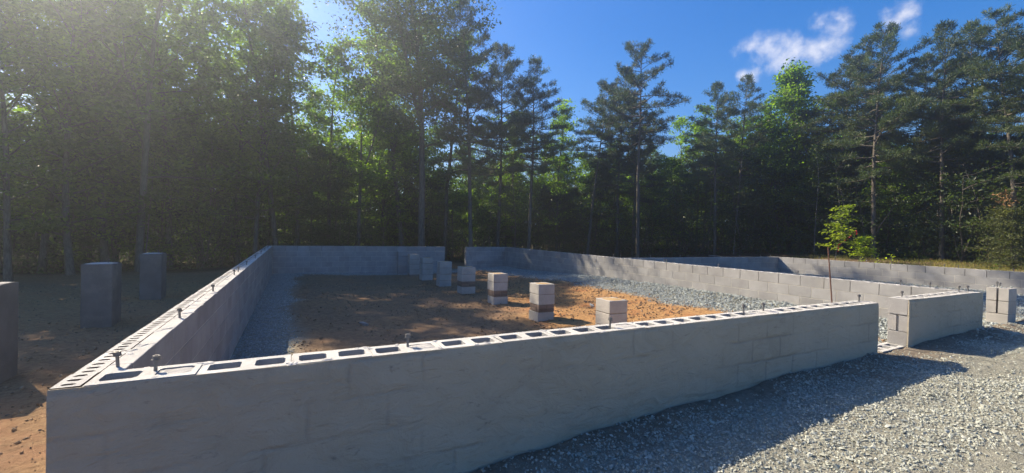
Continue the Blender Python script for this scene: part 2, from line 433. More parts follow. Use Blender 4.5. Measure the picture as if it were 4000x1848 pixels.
def face_run(parent, o, ang, length, courses, pitch, phase, skip=lambda s, k: False, first=0):
    """blocks showing on one face: o = start on the face at the wall top, x runs along the face, y into the wall"""
    ca_, sa = math.cos(ang), math.sin(ang)
    for k in range(first, courses):
        ph = (phase + (pitch/2 if k % 2 else 0)) % pitch - pitch
        s = ph
        while s < length-.02:
            a, b = max(s, 0)+JT/2*(s > 0), min(s+pitch, length)-JT/2*(s+pitch < length)
            if b-a > .03 and not skip((a+b)/2, k):
                m_ = (a+b)/2; pr = random.uniform(-.0008, .0008)
                add('concrete_block', random.choice(solid if k else solid_top), parent, (o[0]+ca_*m_-sa*pr, o[1]+sa*m_+ca_*pr, -.002-k*CH), ang+random.uniform(-.0025, .0025), ((b-a)/.40, 1, 1))
            s += pitch


def top_run(parent, o, ang, length, pitch, phase=0.0, fills=(), W=.203):
    ca_, sa = math.cos(ang), math.sin(ang); s = phase; k = 0
    while s < length-.05:
        a_, b_ = max(s, 0), min(s+pitch, length)
        m_ = (a_+b_)/2; sc = (b_-a_)/pitch
        if sc < .12: s += pitch; continue
        add('hollow_block', random.choice(get_hollow(pitch)), parent, (o[0]+ca_*m_, o[1]+sa*m_, random.uniform(-.003, .0015)), ang+random.uniform(-.002, .002), (sc, 1, 1))
        s += pitch


def lump(Lx, Ly, h, seed, n=7):
    """low uneven patty of mortar"""
    r = np.random.default_rng(seed); N = 14
    V = [(0, 0, h)]; F = []
    for ring, (q, z) in enumerate(((.6, h*.9), (1.0, 0))):
        for k in range(N):
            w = 2*math.pi*k/N; ex = (abs(math.cos(w))**.5*np.sign(math.cos(w)), abs(math.sin(w))**.5*np.sign(math.sin(w)))
            j = 1+r.uniform(-.12, .12); V.append((ex[0]*Lx/2*q*j, ex[1]*Ly/2*q*j, z+r.uniform(-.2, .2)*h))
    for k in range(N):
        F.append((0, 1+k, 1+(k+1) % N)); F.append((1+k, 1+N+k, 1+N+(k+1) % N, 1+(k+1) % N))
    return V, F
grouts = [mesh_py('grout_fill', *lump(.158, .128, .008, s), M_grout) for s in range(3)]
for q in grouts: fix_normals(q)
dabs = [fix_normals(mesh_py('mortar_dab', *lump(.03+.02*(s % 3), .05+.05*(s % 2), .006, 50+s), M_top)) for s in range(5)]

# anchor bolts: shank, washer, nut
def cyl(r, z0, z1, n=8, r1=None):
    r1 = r1 or r; V = [(r*math.cos(2*math.pi*k/n), r*math.sin(2*math.pi*k/n), z0) for k in range(n)] + [(r1*math.cos(2*math.pi*k/n), r1*math.sin(2*math.pi*k/n), z1) for k in range(n)]
    F = [(k, (k+1) % n, n+(k+1) % n, n+k) for k in range(n)] + [tuple(range(n, 2*n)), tuple(range(n-1, -1, -1))]
    return V, F
me_shank = mesh_py('shank', *cyl(.0078, -.05, .082), M_zinc, False)
me_nut = mesh_py('nut', *cyl(.0165, .062, .079, 6), M_zinc)
me_wash = mesh_py('washer', *cyl(.019, .0575, .0615, 12), M_zinc)
def bolt(parent, x, y, z=0.0, h=1.0):
    tilt = random.uniform(-.05, .05)
    o = add('anchor_bolt', me_shank, parent, (x, y, z), random.uniform(0, 6), (1, 1, h)); o.rotation_euler = (tilt, random.uniform(-.05, .05), random.uniform(0, 6))
    add('nut', me_nut, o); add('washer', me_wash, o)


def core(parent, boxes, name='mortar_core', m_=None):
    V, F = [], []
    for a, b in boxes:
        v, f = box(a, b); F += [tuple(i+len(V) for i in q) for q in f]; V += v
    return add(name, mesh_py(name, V, F, m_ or M_mortar), parent)


def parge(parent, x0, x1, y, z1, bottom, seed):
    """rendered coat on a face that looks towards -Y"""
    nx_ = int((x1-x0)/.035); nz = 34; th = .013
    u = np.linspace(x0, x1, nx_); V = []
    rg = np.random.default_rng(seed)
    X, T = np.meshgrid(u, np.linspace(0, 1, nz), indexing='ij')
    Z = z1 - T*(z1-bottom); Z[:, 0] += .004*fbm(u*9, u*0+seed, 5, 3) - .002
    Yv = y - th + .006*fbm(X*2.2, Z*3.1, 61, 4) + .0022*fbm(X*14, Z*16, 67, 2)
    Yv[:, 0] += .005 + .004*fbm(u*12, u*0+.3, 9, 2)
    top = np.stack([u, np.full(nx_, y+.002), Z[:, 0]-.002], 1)
    V = np.concatenate([np.stack([X.ravel(), Yv.ravel(), Z.ravel()], 1), top])
    i = (np.arange(nx_-1)[:, None]*nz+np.arange(nz-1)[None, :]).ravel()
    F = np.stack([i, i+1, i+nz+1, i+nz], 1)
    k = np.arange(nx_-1); F2 = np.stack([k*nz, (k+1)*nz, nx_*nz+k+1, nx_*nz+k], 1)
    # returns at both ends
    e0 = len(V); ends = []
    for s, kx in ((0, 0), (1, nx_-1)):
        col_ = V[kx*nz:(kx+1)*nz].copy(); col_[:, 1] = y+.002; ends.append(col_)
    V = np.concatenate([V]+ends); j = np.arange(nz-1)
    Fa = np.stack([j, e0+j, e0+j+1, j+1], 1); b0 = (nx_-1)*nz
    Fb = np.stack([b0+j, b0+j+1, e0+nz+j+1, e0+nz+j], 1)
    return add('parging', mesh_np('parging', V, np.concatenate([F, F2, Fa, Fb]), M_parge, False), parent)


WALLS = 'block foundation walls'
# front wall
fwl = thing('foundation_wall', 'long near wall with smooth grey parged face and open block cells along its top', 'wall', (0, 0, 0), 0, WALLS)
core(fwl, [((.006, .004, -1.5), (6.902, .199, -.196)), ((.006, .006, -.25), (.20, .197, -.096))])
top_run(fwl, (.107, 0), 0, 6.80, .4064)
for s in range(17):
    x = .107+.4064*s
    core(fwl, [((x-.004, .008, -.19), (x+.004, .195, -.0015-random.uniform(0, .005)))], 'mortar_joint', M_top)
X0 = .107+.1016
for i in (1, 7, 15, 23, 24, 33):
    add('grout_fill', grouts[i % 3], fwl, (X0+.2032*i, .1015, -.008), random.uniform(-.05, .05))
for x, y in ((.33, .125), (1.55, .125), (3.10, .105), (4.75, .15), (5.05, .15), (6.85, .16)): bolt(fwl, x, y, -.004)
for k in range(76):
    x = random.choice([.107+.4064*random.randint(0, 16), random.uniform(.2, 6.8)]); y = random.choice([.018, .022, .183, .187])
    d_ = add('mortar_dab', random.choice(dabs), fwl, (x+random.uniform(-.02, .02), y, -.002), random.uniform(0, 3), (random.uniform(.5, 1.2), random.uniform(.3, .9), random.uniform(.5, 1.1)))
parge(fwl, 0, 6.906, 0, 0, -1.5, 1)

# left wall: a row of cored bricks outside, solid blocks inside
lwl = thing('foundation_wall', 'left wall running away with cored bricks along the outer edge of its top', 'wall', (0, 0, 0), 0, WALLS)
core(lwl, [((.003, .208, -1.5), (.098, LY+.2, -.070)), ((.098, .208, -1.5), (.187, LY+.2, -.1965)), ((.106, .212, -.25), (.1868, LY+.19, -.006))])
bh = [(-.083, -.043, .026, .074), (-.020, .020, .026, .074), (.043, .083, .026, .074)]
bricks = [set_face_mat(fix_normals(cored('cored_brick', .197, .097, .066, [(a+.006, b-.006, c-.002, d+.004) for a, b, c, d in bh], M_top, s, .002, .012)), M_brick) for s in range(4)]
for i in range(77):
    add('cored_brick', random.choice(bricks), lwl, (.001+.097, .105+.2045*i, -.001+random.uniform(-.003, .002)), math.pi/2+random.uniform(-.01, .01))
core(lwl, [((.004, .003, -.066), (.096, .205+15.52, -.012))], 'mortar_bed', M_top)
face_run(lwl, (.191, .207), math.pi/2, LY-.212, 5, .413, .12)
core(lwl, [((.100, .210, -.19), (.1035, LY+.19, -.006))], 'mortar_joint', M_grout)
for k in range(60):
    y = random.uniform(.3, 15.4); d_ = add('mortar_dab', random.choice(dabs), lwl, (random.uniform(.10, .17), y, -.002), random.uniform(0, 3), (random.uniform(.6, 1.6), random.uniform(.6, 1.6), .8))
for y in (.28, 1.56, 3.05, 4.84, 5.32, 6.62, 8.49, 10.25, 11.83, 13.4, 14.9): bolt(lwl, .147, y, -.004)

# far wall in two lengths with a gap, and a half pier built against it
fl = thing('foundation_wall', 'far wall on the left of the gap with a shallow pilaster near its end', 'wall', (0, 0, 0), 0, WALLS)
core(fl, [((.194, LY+.0038, -1.5), (6.752, LY+.199, -.196))])
face_run(fl, (.20, LY), 0, 6.555, 6, .41, .2, first=1)
top_run(fl, (.195, LY), 0, 6.56, .41)
for x in (.9, 2.6, 4.2, 5.6): bolt(fl, x, LY+.11)
pb = [fix_normals(mesh_py('pilaster_block', *cbox(.44, .20, CH-JT, .004, .002, 40+s), M_block)) for s in range(3)]
for k in range(5): add('pilaster_block', pb[k % 3], fl, (4.93, LY-.203, -.205-k*CH))
fr = thing('foundation_wall', 'short far wall on the right of the gap with a sunlit white end', 'wall', (0, 0, 0), 0, WALLS)
core(fr, [((7.752, LY+.0038, -1.5), (9.66, LY+.199, -.196))])
face_run(fr, (7.748, LY), 0, 1.91, 6, .41, .31, first=1)
top_run(fr, (7.748, LY), 0, 1.92, .41)
face_run(fr, (7.746, LY+.199), -math.pi/2, .196, 6, .42, 0, first=1)
bolt(fr, 7.95, LY+.1)

# long right wall of the big room
cw = thing('foundation_wall', 'long block wall with beige mortar joints and streaks of tree shadow', 'wall', (0, 0, 0), 0, WALLS)
core(cw, [((WX+.0038, .21, -1.5), (WX+.198, LY+.195, -.196))])
L_cw = LY-.215
face_run(cw, (WX, LY-.003), -math.pi/2, L_cw, 5, .42, (LY-.003-4.924) % .42, first=1, skip=lambda s, k: k == 4 and s > 9.5)
top_run(cw, (WX, LY+.2), -math.pi/2, LY-.02, .42, ((LY+.2-4.924) % .42)-.42)
for y in (14.73, 12.6, 11.1, 9.56, 8.09, 7.77, 6.01, 5.85, 4.31, 2.55, .9, .54): bolt(cw, 9.80+random.uniform(-.04, .06), y)

# short wall beside the doorway
st = thing('foundation_wall', 'short parged wall between the two openings with slotted block ends facing left', 'wall', (0, 0, 0), 0, WALLS)
core(st, [((7.66, .004, -1.2), (9.86, .199, -.196))])
top_run(st, (7.645, 0), 0, 2.215, .4064)
def slotted(W, D, H, sw, sd, mt, seed):
    """block whose end (towards -x) has a sash groove; x 0..D, y 0..W, z -H..0"""
    r = random.Random(seed); a, b = W/2-sw/2, W/2+sw/2
    pl = [(0, 0), (D, 0), (D, W), (0, W), (0, b), (sd, b), (sd, a), (0, a)]
    pl = [(x+r.uniform(-.001, .001), y+r.uniform(-.001, .001)) for x, y in pl]; n = len(pl)
    V = [(x, y, -H) for x, y in pl]+[(x, y, 0) for x, y in pl]
    F = [tuple(range(n, 2*n)), tuple(range(n-1, -1, -1))]+[(k, (k+1) % n, n+(k+1) % n, n+k) for k in range(n)]
    return fix_normals(mesh_py('slotted_block', V, F, mt))
eb = fix_normals(mesh_py('end_block', *cbox(.196, .10, CH-JT, .004, .002, 77), M_block))
sl = slotted(.196, .10, CH-JT, .026, .06, M_block, 3)
for k in range(1, 4):
    if k == 1: add('slotted_block', sl, st, (7.640, .003, -.003-k*CH))
    else: add('end_block', eb, st, (7.640, .1, -.003-k*CH), -math.pi/2, (1, 1, 1))
add('end_block', eb, st, (7.634, .101, -.0015), -math.pi/2, (1, .1, .985))
face_run(st, (WX-.01, .203), math.pi, WX-.02-7.66, 3, .4064, 0, first=1)
add('grout_fill', grouts[0], st, (7.75, .1015, -.008)); bolt(st, 7.89, .16, -.004)
for x, y in ((9.64, .17), (9.80, .12)): bolt(st, x, y)
parge(st, 7.636, 9.895, 0, 0, -1.2, 9)
sb = get_hollow(.4064)
sill = thing('block_course', 'two hollow blocks lying at ground level across the doorway', 'block course', (7.06, -.005, -.575), .04)
for k in range(2): add('hollow_block', sb[k], sill, (.20+.41*k-.02, 0, 0), 0)

# second foundation beyond
s1 = thing('foundation_wall', 'dark shaded wall closing the second foundation at the back', 'wall', (0, 0, 0), 0, WALLS)
core(s1, [((9.875, 7.5538, -1.2), (17.395, 7.75, -.196))])
face_run(s1, (9.88, 7.55), 0, 7.51, 3, .41, .1, first=1); top_run(s1, (9.88, 7.55), 0, 7.51, .41)
for x in (10.99, 12.3, 12.68, 13.9, 15.3, 16.5, 17.1): bolt(s1, x, 7.68)
s2 = thing('foundation_wall', 'wall on the far right with bands of clean grey blocks below the grass', 'wall', (0, 0, 0), 0, WALLS)
core(s2, [((17.4038, -.01, -1.2), (17.60, 7.75, -.196))])
face_run(s2, (17.40, 7.545), -math.pi/2, 7.54, 4, .415, .13, first=1); top_run(s2, (17.40, 7.75), -math.pi/2, 7.75, .415, (7.75-7.545+.13) % .415-.415)
for y in (6.2, 4.78, 3.96, 2.9, 2.61, 1.58, .5): bolt(s2, 17.53, y)

# ------------------------------------------------------------------ haze volume added to stand in for lens glare towards the sun
m = bpy.data.materials.new('glare_haze'); m.use_nodes = True; m.node_tree.nodes.clear(); g = G(m.node_tree)
pv = g.n('ShaderNodeVolumePrincipled', {'Color': (.78, .89, 1.0, 1), 'Density': .0060, 'Anisotropy': .79})
g.n('ShaderNodeOutputMaterial', {'Volume': pv.outputs[0]})
add('glare_haze', mesh_py('glare_haze', *box((-700, -700, -3.2), (700, 700, 20.5)), m), kind='stuff')

# ------------------------------------------------------------------ piers
def vbox(mt, name, L, W, H, seed): return fix_normals(mesh_py(name, *cbox(L, W, H, .005, .002, seed), mt))
pbk = [vbox(M_pier, 'pier_block', .39, .39, CH-JT, 200+s) for s in range(4)]
pbr = [vbox(M_brick, 'brick', .19, .09, .0615, 300+s) for s in range(3)]
pcap = [fix_normals(mesh_py('mortar_cap', *lump(.355, .355, .006, 400+s), M_cap)) for s in range(3)]
def pier(x, y, top, w, spec, label, rot=0.0):
    zt = top; t = thing('block_pier', label, 'pier', (x, y, 0), rot, 'piers down the middle of the big foundation'); sc = w/.39
    add('mortar_cap', random.choice(pcap), t, (0, 0, zt-.003), random.uniform(-.03, .03), (sc, sc, 1))
    z = zt; cores = []
    for s in spec:
        if s == 'B':
            add('pier_block', random.choice(pbk), t, (random.uniform(-.005, .005), -w/2+random.uniform(-.005, .005), z), random.uniform(-.012, .012), (sc, sc, 1)); z -= CH-JT
        else:
            for r_ in range(2):
                for a, (bx, by, ra) in enumerate(((-w/4, -w/2, 0), (w/4, -w/2, 0), (-w/4, w/2-.09, 0), (w/4, w/2-.09, 0), (-w/2+.09, 0, math.pi/2), (w/2, 0, math.pi/2))):
                    off = (.04 if r_ else -.0)*(1 if ra == 0 else 0)
                    add('brick', pbr[(a+r_) % 3], t, (bx+(off if a % 2 == 0 else 0)*.0, by, z-.004), ra, ((sc*.97 if ra == 0 else sc), 1, 1))
                z -= .066
        cores.append(z); z -= JT
    bz = z
    core(t, [((-w/2+.014, -w/2+.014, min(bz, -1.35)), (w/2-.014, w/2-.014, zt-.02))], 'mortar_core', M_pmortar)
pier(5.37, 2.80, -.30, .345, 'BBBB', 'nearest pale block pier, partly hidden behind the front wall')
pier(5.355, 4.89, -.30, .365, 'BBRB', 'second nearest pier with a brick band and a shadow lying to its right')
pier(5.34, 6.97, -.30, .37, 'BBRB', 'sunlit pier with an orange top and brown bricks, third from the near end')
pier(5.27, 8.93, -.30, .40, 'BBRB', 'shaded grey pier with a dark brick band, fourth from the near end')
pier(5.29, 11.03, -.30, .39, 'BBBB', 'shaded pier of plain stacked blocks, fifth from the near end')
pier(5.22, 12.90, -.30, .39, 'BBBB', 'dim block pier with a thin lit left edge, sixth from the near end')
pier(5.12, 14.45, -.25, .37, 'BBBB', 'farthest free block pier, just in front of the far wall pilaster')

def rbox(w, d, z0, z1, seed, mt, name):
    """parged box with uneven faces"""
    n = 9; V, F = [], []; r = random.Random(seed)
    pts = [(-w/2, -d/2), (w/2, -d/2), (w/2, d/2), (-w/2, d/2)]
    ring = []
    for k in range(4):
        a, b = pts[k], pts[(k+1) % 4]
        for q in range(5): ring.append((a[0]+(b[0]-a[0])*q/5, a[1]+(b[1]-a[1])*q/5))
    N = len(ring)
    for i in range(n):
        z = z0+(z1-z0)*i/(n-1)
        for x, y in ring: V.append((x+r.uniform(-.003, .003), y+r.uniform(-.003, .003), z+(r.uniform(-.006, .004) if i == n-1 else 0)))
    for i in range(n-1):
        for k in range(N): F.append((i*N+k, i*N+(k+1) % N, (i+1)*N+(k+1) % N, (i+1)*N+k))
    F.append(tuple(range((n-1)*N, n*N)))
    return mesh_py(name, V, F, mt)
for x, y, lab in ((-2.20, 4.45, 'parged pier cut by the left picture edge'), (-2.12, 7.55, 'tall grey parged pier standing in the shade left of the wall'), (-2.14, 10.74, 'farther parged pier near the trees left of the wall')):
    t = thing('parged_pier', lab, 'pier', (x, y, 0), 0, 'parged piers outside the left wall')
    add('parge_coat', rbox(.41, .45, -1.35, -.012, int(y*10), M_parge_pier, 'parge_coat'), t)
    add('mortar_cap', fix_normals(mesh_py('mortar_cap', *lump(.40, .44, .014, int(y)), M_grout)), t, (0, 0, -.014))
    bolt(t, .08, .02, 0, .8)
rp = thing('block_pier', 'lone pier of slotted grey blocks with bolts and stones on top', 'pier', (10.985, .01, 0))
sl2 = [slotted(.245, .345, CH-JT, .024, .07, M_pier, 11), slotted(.245, .345, CH-JT, .024, .07, M_pier, 12)]
for k in range(2): add('slotted_block', sl2[k], rp, (0, 0, -.002-k*CH))
add('pier_block', vbox(M_pier, 'pier_block', .345, .245, CH-JT, 9), rp, (.1725, 0, -.002-2*CH)); add('pier_block', bpy.data.meshes['pier_block'], rp, (.1725, .0, -.002-3*CH), 0, (.88, .62, 1))
core(rp, [((.075, .006, -1.0), (.338, .239, -.02))]); bolt(rp, .16, .14); bolt(rp, .25, .19, 0, 1.1)

# ------------------------------------------------------------------ loose stone, clods
OCT = np.array([(1,0,0),(-1,0,0),(0,1,0),(0,-1,0),(0,0,1),(0,0,-1)], float)
OF = np.array([(0,2,4),(2,1,4),(1,3,4),(3,0,4),(2,0,5),(1,2,5),(3,1,5),(0,3,5)])
def stones(name, x, y, size, mt, sink=.25, seed=0, flat=.55, zadd=None):
    r = np.random.default_rng(seed); n = len(x)
    B = OCT[None]*(1+r.uniform(-.35, .35, (n, 6, 1)))
    B = B + r.uniform(-.28, .28, (n, 6, 3))
    B = B*np.stack([np.ones(n), r.uniform(.55, .95, n), r.uniform(flat*.6, flat*1.3, n)], 1)[:, None, :]
    q = r.normal(size=(n, 4))*np.array([1, .33, .33, 1]); q /= np.linalg.norm(q, axis=1, keepdims=True)
    w, a, b, c = q.T
    R = np.stack([1-2*(b*b+c*c), 2*(a*b-c*w), 2*(a*c+b*w), 2*(a*b+c*w), 1-2*(a*a+c*c), 2*(b*c-a*w), 2*(a*c-b*w), 2*(b*c+a*w), 1-2*(a*a+b*b)], 1).reshape(n, 3, 3)
    V = np.einsum('nij,nkj->nki', R, B)*size[:, None, None]*.5
    z = ground(x, y) + size*(.5*flat-sink*flat)
    if zadd is not None: z = z + zadd
    V += np.stack([x, y, z], 1)[:, None, :]
    F = (OF[None]+(np.arange(n)*6)[:, None, None]).reshape(-1, 3)
    return add(name, mesh_np(name, V.reshape(-1, 3), F, mt), kind='stuff')

def scatter(n, x0, x1, y0, y1, seed, keep=None):
    r = np.random.default_rng(seed); x = r.uniform(x0, x1, n); y = r.uniform(y0, y1, n)
    if keep is not None:
        k = r.random(n) < keep(x, y); x, y = x[k], y[k]
    return x, y
def sizes(n, lo, hi, seed, p=2.2):
    return lo+(hi-lo)*np.random.default_rng(seed).random(n)**p

kf = lambda x, y: (1-.7*(1-sst(-y+.25*fbm(x*1.5, y*0+.5, 75, 3), .10, .42)))*(.10+.90*sst(fbm(x*.9+3, y*1.9, 71, 3), -.30, .22))*(1-.75*(1-sst(x+.3*y, 1.0, 3.0)))
x, y = scatter(84000, 1.0, 9.2, -2.3, -.02, 1, kf)
stones('gravel', x, y, sizes(len(x), .009, .032, 2), M_stone, seed=3)
x, y = scatter(1300, 1.0, 9.5, -2.2, -.05, 11, kf)
stones('gravel', x, y, sizes(len(x), .030, .058, 12), M_stone, seed=13)
x, y = scatter(26000, 9.2, 20, -4, -.02, 4, lambda x, y: .4+.6*sst(fbm(x, y*1.5, 72, 3), -.4, .2))
stones('gravel', x, y, sizes(len(x), .022, .055, 5), M_stone, seed=6)
x, y = scatter(22000, 9.95, 17.35, .0, 7.4, 7)
stones('gravel', x, y, sizes(len(x), .03, .065, 8), M_blue, seed=9)
x, y = scatter(9000, 6.95, 9.62, .22, 2.2, 17, lambda x, y: sst(x+.6*(2-y), 7.0, 8.0))
stones('gravel', x, y, sizes(len(x), .02, .05, 18), M_blue, seed=19)
wv = lambda x, y: .35*fbm(x*.9, y*.9, 31, 3)
x, y = scatter(34000, .20, 1.25, .3, 15.5, 20, lambda x, y: 1-sst(x+wv(x, y), .72, 1.05))
stones('gravel', x, y, sizes(len(x), .014, .042, 21, 1.6), M_blue, seed=22)
x, y = scatter(32000, 7.9, 9.64, .25, 15.5, 23, lambda x, y: sst(x+wv(x, y)*1.3, 8.15, 8.65))
stones('gravel', x, y, sizes(len(x), .022, .058, 24, 1.4), M_blue, seed=25, zadd=.05*sst(x, 8.6, 9.6))
x, y = scatter(7000, 1.0, 9.6, 14.7, 15.5, 26, lambda x, y: sst(y+wv(x, y), 14.8, 15.1))
stones('gravel', x, y, sizes(len(x), .02, .05, 27), M_blue, seed=28)
x = rp.location.x+rng.uniform(.02, .32, 16); y = rp.location.y+rng.uniform(.03, .22, 16)
stones('loose_stones', x, y, sizes(16, .025, .05, 31), M_blue, seed=32, zadd=-ground(x, y)+.006)
kd = lambda x, y: np.clip(.25+1.1*fbm(x*1.2, y*1.2, 81, 3)+.5*sst(x, 4, 6.5), 0, 1)*(1-sst(x, 8.2, 8.9))
x, y = scatter(52000, .9, 8.6, .3, 14.8, 33, kd)
stones('clods', x, y, sizes(len(x), .010, .065, 34, 4.5), M_clod, seed=35, flat=.75)
x, y = scatter(9000, -6, -.05, -1.5, 14, 36)
stones('clods', x, y, sizes(len(x), .012, .06, 37, 4), M_clod, seed=38, flat=.7)

# ------------------------------------------------------------------ foliage
def leaves(P, size, seed, tilt=.85, aspect=.55, drop=.0, mt=None, name='crown'):
    """one folded leaf (two triangles pairs) at every point"""
    r = np.random.default_rng(seed); n = len(P)
    nrm = r.normal(size=(n, 3))*tilt + np.array([0, 0, 1.0]); nrm /= np.linalg.norm(nrm, axis=1, keepdims=True)
    a = r.normal(size=(n, 3)); a -= (a*nrm).sum(1, keepdims=True)*nrm; a /= np.linalg.norm(a, axis=1, keepdims=True)+1e-9
    b = np.cross(nrm, a); s = (size*r.uniform(.6, 1.35, n))[:, None]
    mid = a*s*.5
    v0 = P; v1 = P+mid*.9+b*s*aspect*.5+nrm*s*.08; v2 = P+a*s-nrm*s*drop; v3 = P+mid*.9-b*s*aspect*.5+nrm*s*.08
    V = np.stack([v0, v1, v2, v3], 1).reshape(-1, 3)
    F = np.arange(n*4).reshape(-1, 4)
    return V, F

def bend(p0, d, L, n, r, wander, lift):
    P = [np.array(p0, float)]; d = np.array(d, float); d /= np.linalg.norm(d)
    for i in range(n):
        d = d + r.normal(0, wander, 3) + np.array([0, 0, lift]); d /= np.linalg.norm(d); P.append(P[-1]+d*L/n)
    return np.array(P)

def deciduous(seed, H, base, R, nbr, per, leaf, lay=(.42, .13), up_=.75, lean=.02, mt=None, r0=None, fork=False, top=1.0, twigs=5):
    r = np.random.default_rng(seed); A = Acc(); pts = []
    tr = bend((0, 0, -.3), (r.normal(0, lean), r.normal(0, lean), 1), H*.97, 12, r, .035, .02)
    r0 = r0 or H*.0095
    rr = r0*(1-np.linspace(0, 1, 13)**1.3*.93); rr[0] *= 1.35
    A.put(*tube(tr, rr, 7))
    stems = [(tr, rr)]
    if fork:
        i = 5; t2 = bend(tr[i], (r.choice([-1, 1])*.32, r.normal(0, .1), 1), H*.55, 8, r, .04, .05); q2 = rr[i]*.8*(1-np.linspace(0, 1, 9)*.9)
        A.put(*tube(t2, q2, 6)); stems.append((t2, q2))
    for k in range(nbr):
        st, sr = stems[k % len(stems)]
        f = base+(1-base)*((k+.5)/nbr)**.85*.97
        zz = st[0][2]+f*(st[-1][2]-st[0][2]) if st is tr else st[0][2]+(k/nbr)*(st[-1][2]-st[0][2])
        i = int(np.clip(np.searchsorted(st[:, 2], zz), 1, len(st)-1)); u = (zz-st[i-1, 2])/max(1e-6, st[i, 2]-st[i-1, 2]); p0 = st[i-1]+u*(st[i]-st[i-1])
        rel = (f-base)/(1-base); prof = (.55+.75*math.sin(math.pi*min(1, rel*.85+.12)))*(1-.45*rel**3)*top
        L = R*prof*r.uniform(.55, 1.25); az = k*2.4+r.uniform(-.5, .5); el = up_*(.35+.8*rel)+r.normal(0, .12)
        br = bend(p0, (math.cos(az)*math.cos(el), math.sin(az)*math.cos(el), math.sin(el)), L, 6, r, .10, .02)
        A.put(*tube(br, max(.012, sr[i]*.42)*(1-np.linspace(0, 1, 7)*.85), 4))
        for j in range(twigs):
            i2 = r.integers(2, 7); az2 = r.uniform(0, 6.28)
            tw = bend(br[i2], (math.cos(az2), math.sin(az2), r.uniform(-.1, .5)), L*.42*r.uniform(.5, 1.2)+.2, 3, r, .15, -.01)
            A.put(*tube(tw, np.array([.010, .008, .006, .003]), 3))
            tt = r.uniform(.5, 3.0, per); c = np.stack([np.interp(tt, range(4), tw[:, i]) for i in range(3)], 1)
            sg = r.uniform(.6, 1.2)
            pts.append(c + r.normal(size=(per, 3))*np.array([lay[0], lay[0], lay[1]])*sg)
    V, F = leaves(np.concatenate(pts), leaf, seed+1)
    return A.mesh('trunk', M_bark, True), mesh_np('crown', V, F, mt or M_leaf)

def tufts(P, D, seed, L, wdt, nb):
    """needle tufts: nb narrow blades fanned about the twig direction"""
    r = np.random.default_rng(seed); n = len(P)
    D = D/np.linalg.norm(D, axis=1, keepdims=True)
    d = D[:, None, :]*r.uniform(.2, 1.0, (n, nb, 1)) + r.normal(0, .62, (n, nb, 3)) + np.array([0, 0, .18]); d /= np.linalg.norm(d, axis=2, keepdims=True)
    s = np.cross(d, r.normal(size=(n, nb, 3))); s /= np.linalg.norm(s, axis=2, keepdims=True)
    l = (L*r.uniform(.6, 1.25, (n, nb)))[..., None]
    o = P[:, None, :] + r.normal(0, .035, (n, nb, 3))
    V = np.stack([o-s*wdt*.35, o+d*l*.6-s*wdt*.5, o+d*l, o+d*l*.6+s*wdt*.5], 2)
    return V.reshape(-1, 3), np.arange(n*nb*4).reshape(-1, 4)

def pine(seed, H, base, R, nbr, dens=1.0, r0=None, stub=9, peak=.35, lean=.015):
    r = np.random.default_rng(seed); A = Acc(); P, D = [], []
    tr = bend((0, 0, -.3), (r.normal(0, lean), r.normal(0, lean), 1), H, 14, r, .022, .02)
    r0 = r0 or H*.0098; rr = r0*(1-np.linspace(0, 1, 15)**1.25*.95); rr[0] *= 1.3
    A.put(*tube(tr, rr, 7))
    at = lambda z: np.array([np.interp(z, tr[:, 2], tr[:, i]) for i in range(3)])
    for k in range(stub):
        z = H*r.uniform(.15, base); az = r.uniform(0, 6.28)
        A.put(*tube(bend(at(z), (math.cos(az), math.sin(az), r.uniform(-.25, .15)), r.uniform(.3, 1.5), 4, r, .15, -.02), np.array([.018, .013, .009, .006, .003]), 3))
    for k in range(nbr):
        rel = ((k+.5)/nbr)**.9; z = H*(base+(1-base)*rel*.985)
        prof = (np.interp(rel, [0, .12, peak, .7, 1], [.55, .9, 1.0, .62, .10]))
        L = R*prof*r.uniform(.45, 1.25)+.12; az = k*2.4+r.uniform(-.6, .6); el = np.interp(rel, [0, .5, .85, 1], [-.12, .10, .45, 1.1])+r.normal(0, .13)
        br = bend(at(z), (math.cos(az)*math.cos(el), math.sin(az)*math.cos(el), math.sin(el)), L, 7, r, .11, .035)
        A.put(*tube(br, max(.012, .045*(1-rel*.8))*(1-np.linspace(0, 1, 8)*.85), 4))
        m_ = max(4, int(L*9))
        for j in range(m_):
            f = .25+.75*(j+1)/m_; p = np.array([np.interp(f*7, range(8), br[:, i]) for i in range(3)]); dr = br[-1]-br[-3]; dr /= np.linalg.norm(dr)
            side = np.cross(dr, (0, 0, 1)); side /= np.linalg.norm(side)+1e-9
            s = (-1)**j*r.uniform(.4, 1.0); td = dr*.75+side*s+np.array([0, 0, r.uniform(.0, .35)]); td /= np.linalg.norm(td)
            tl = (.16+.50*L/R*(1.15-f))*r.uniform(.5, 1.2)
            A.put(*tube(np.array([p, p+td*tl]), np.array([.007, .003]), 3))
            q = int(max(2, tl*9*dens)); tt = r.uniform(.25, 1.0, q)[:, None]
            P.append(p+td*tl*tt+r.normal(0, .03, (q, 3))); D.append(np.repeat((td+np.array([0, 0, .25]))[None], q, 0))
        P.append(br[-1][None]+r.normal(0, .05, (4, 3))); D.append(np.repeat(dr[None], 4, 0))
    V, F = tufts(np.concatenate(P), np.concatenate(D), seed+5, .20, .024, 9)
    return A.mesh('trunk', M_bark, True), mesh_np('crown', V, F, M_needle)

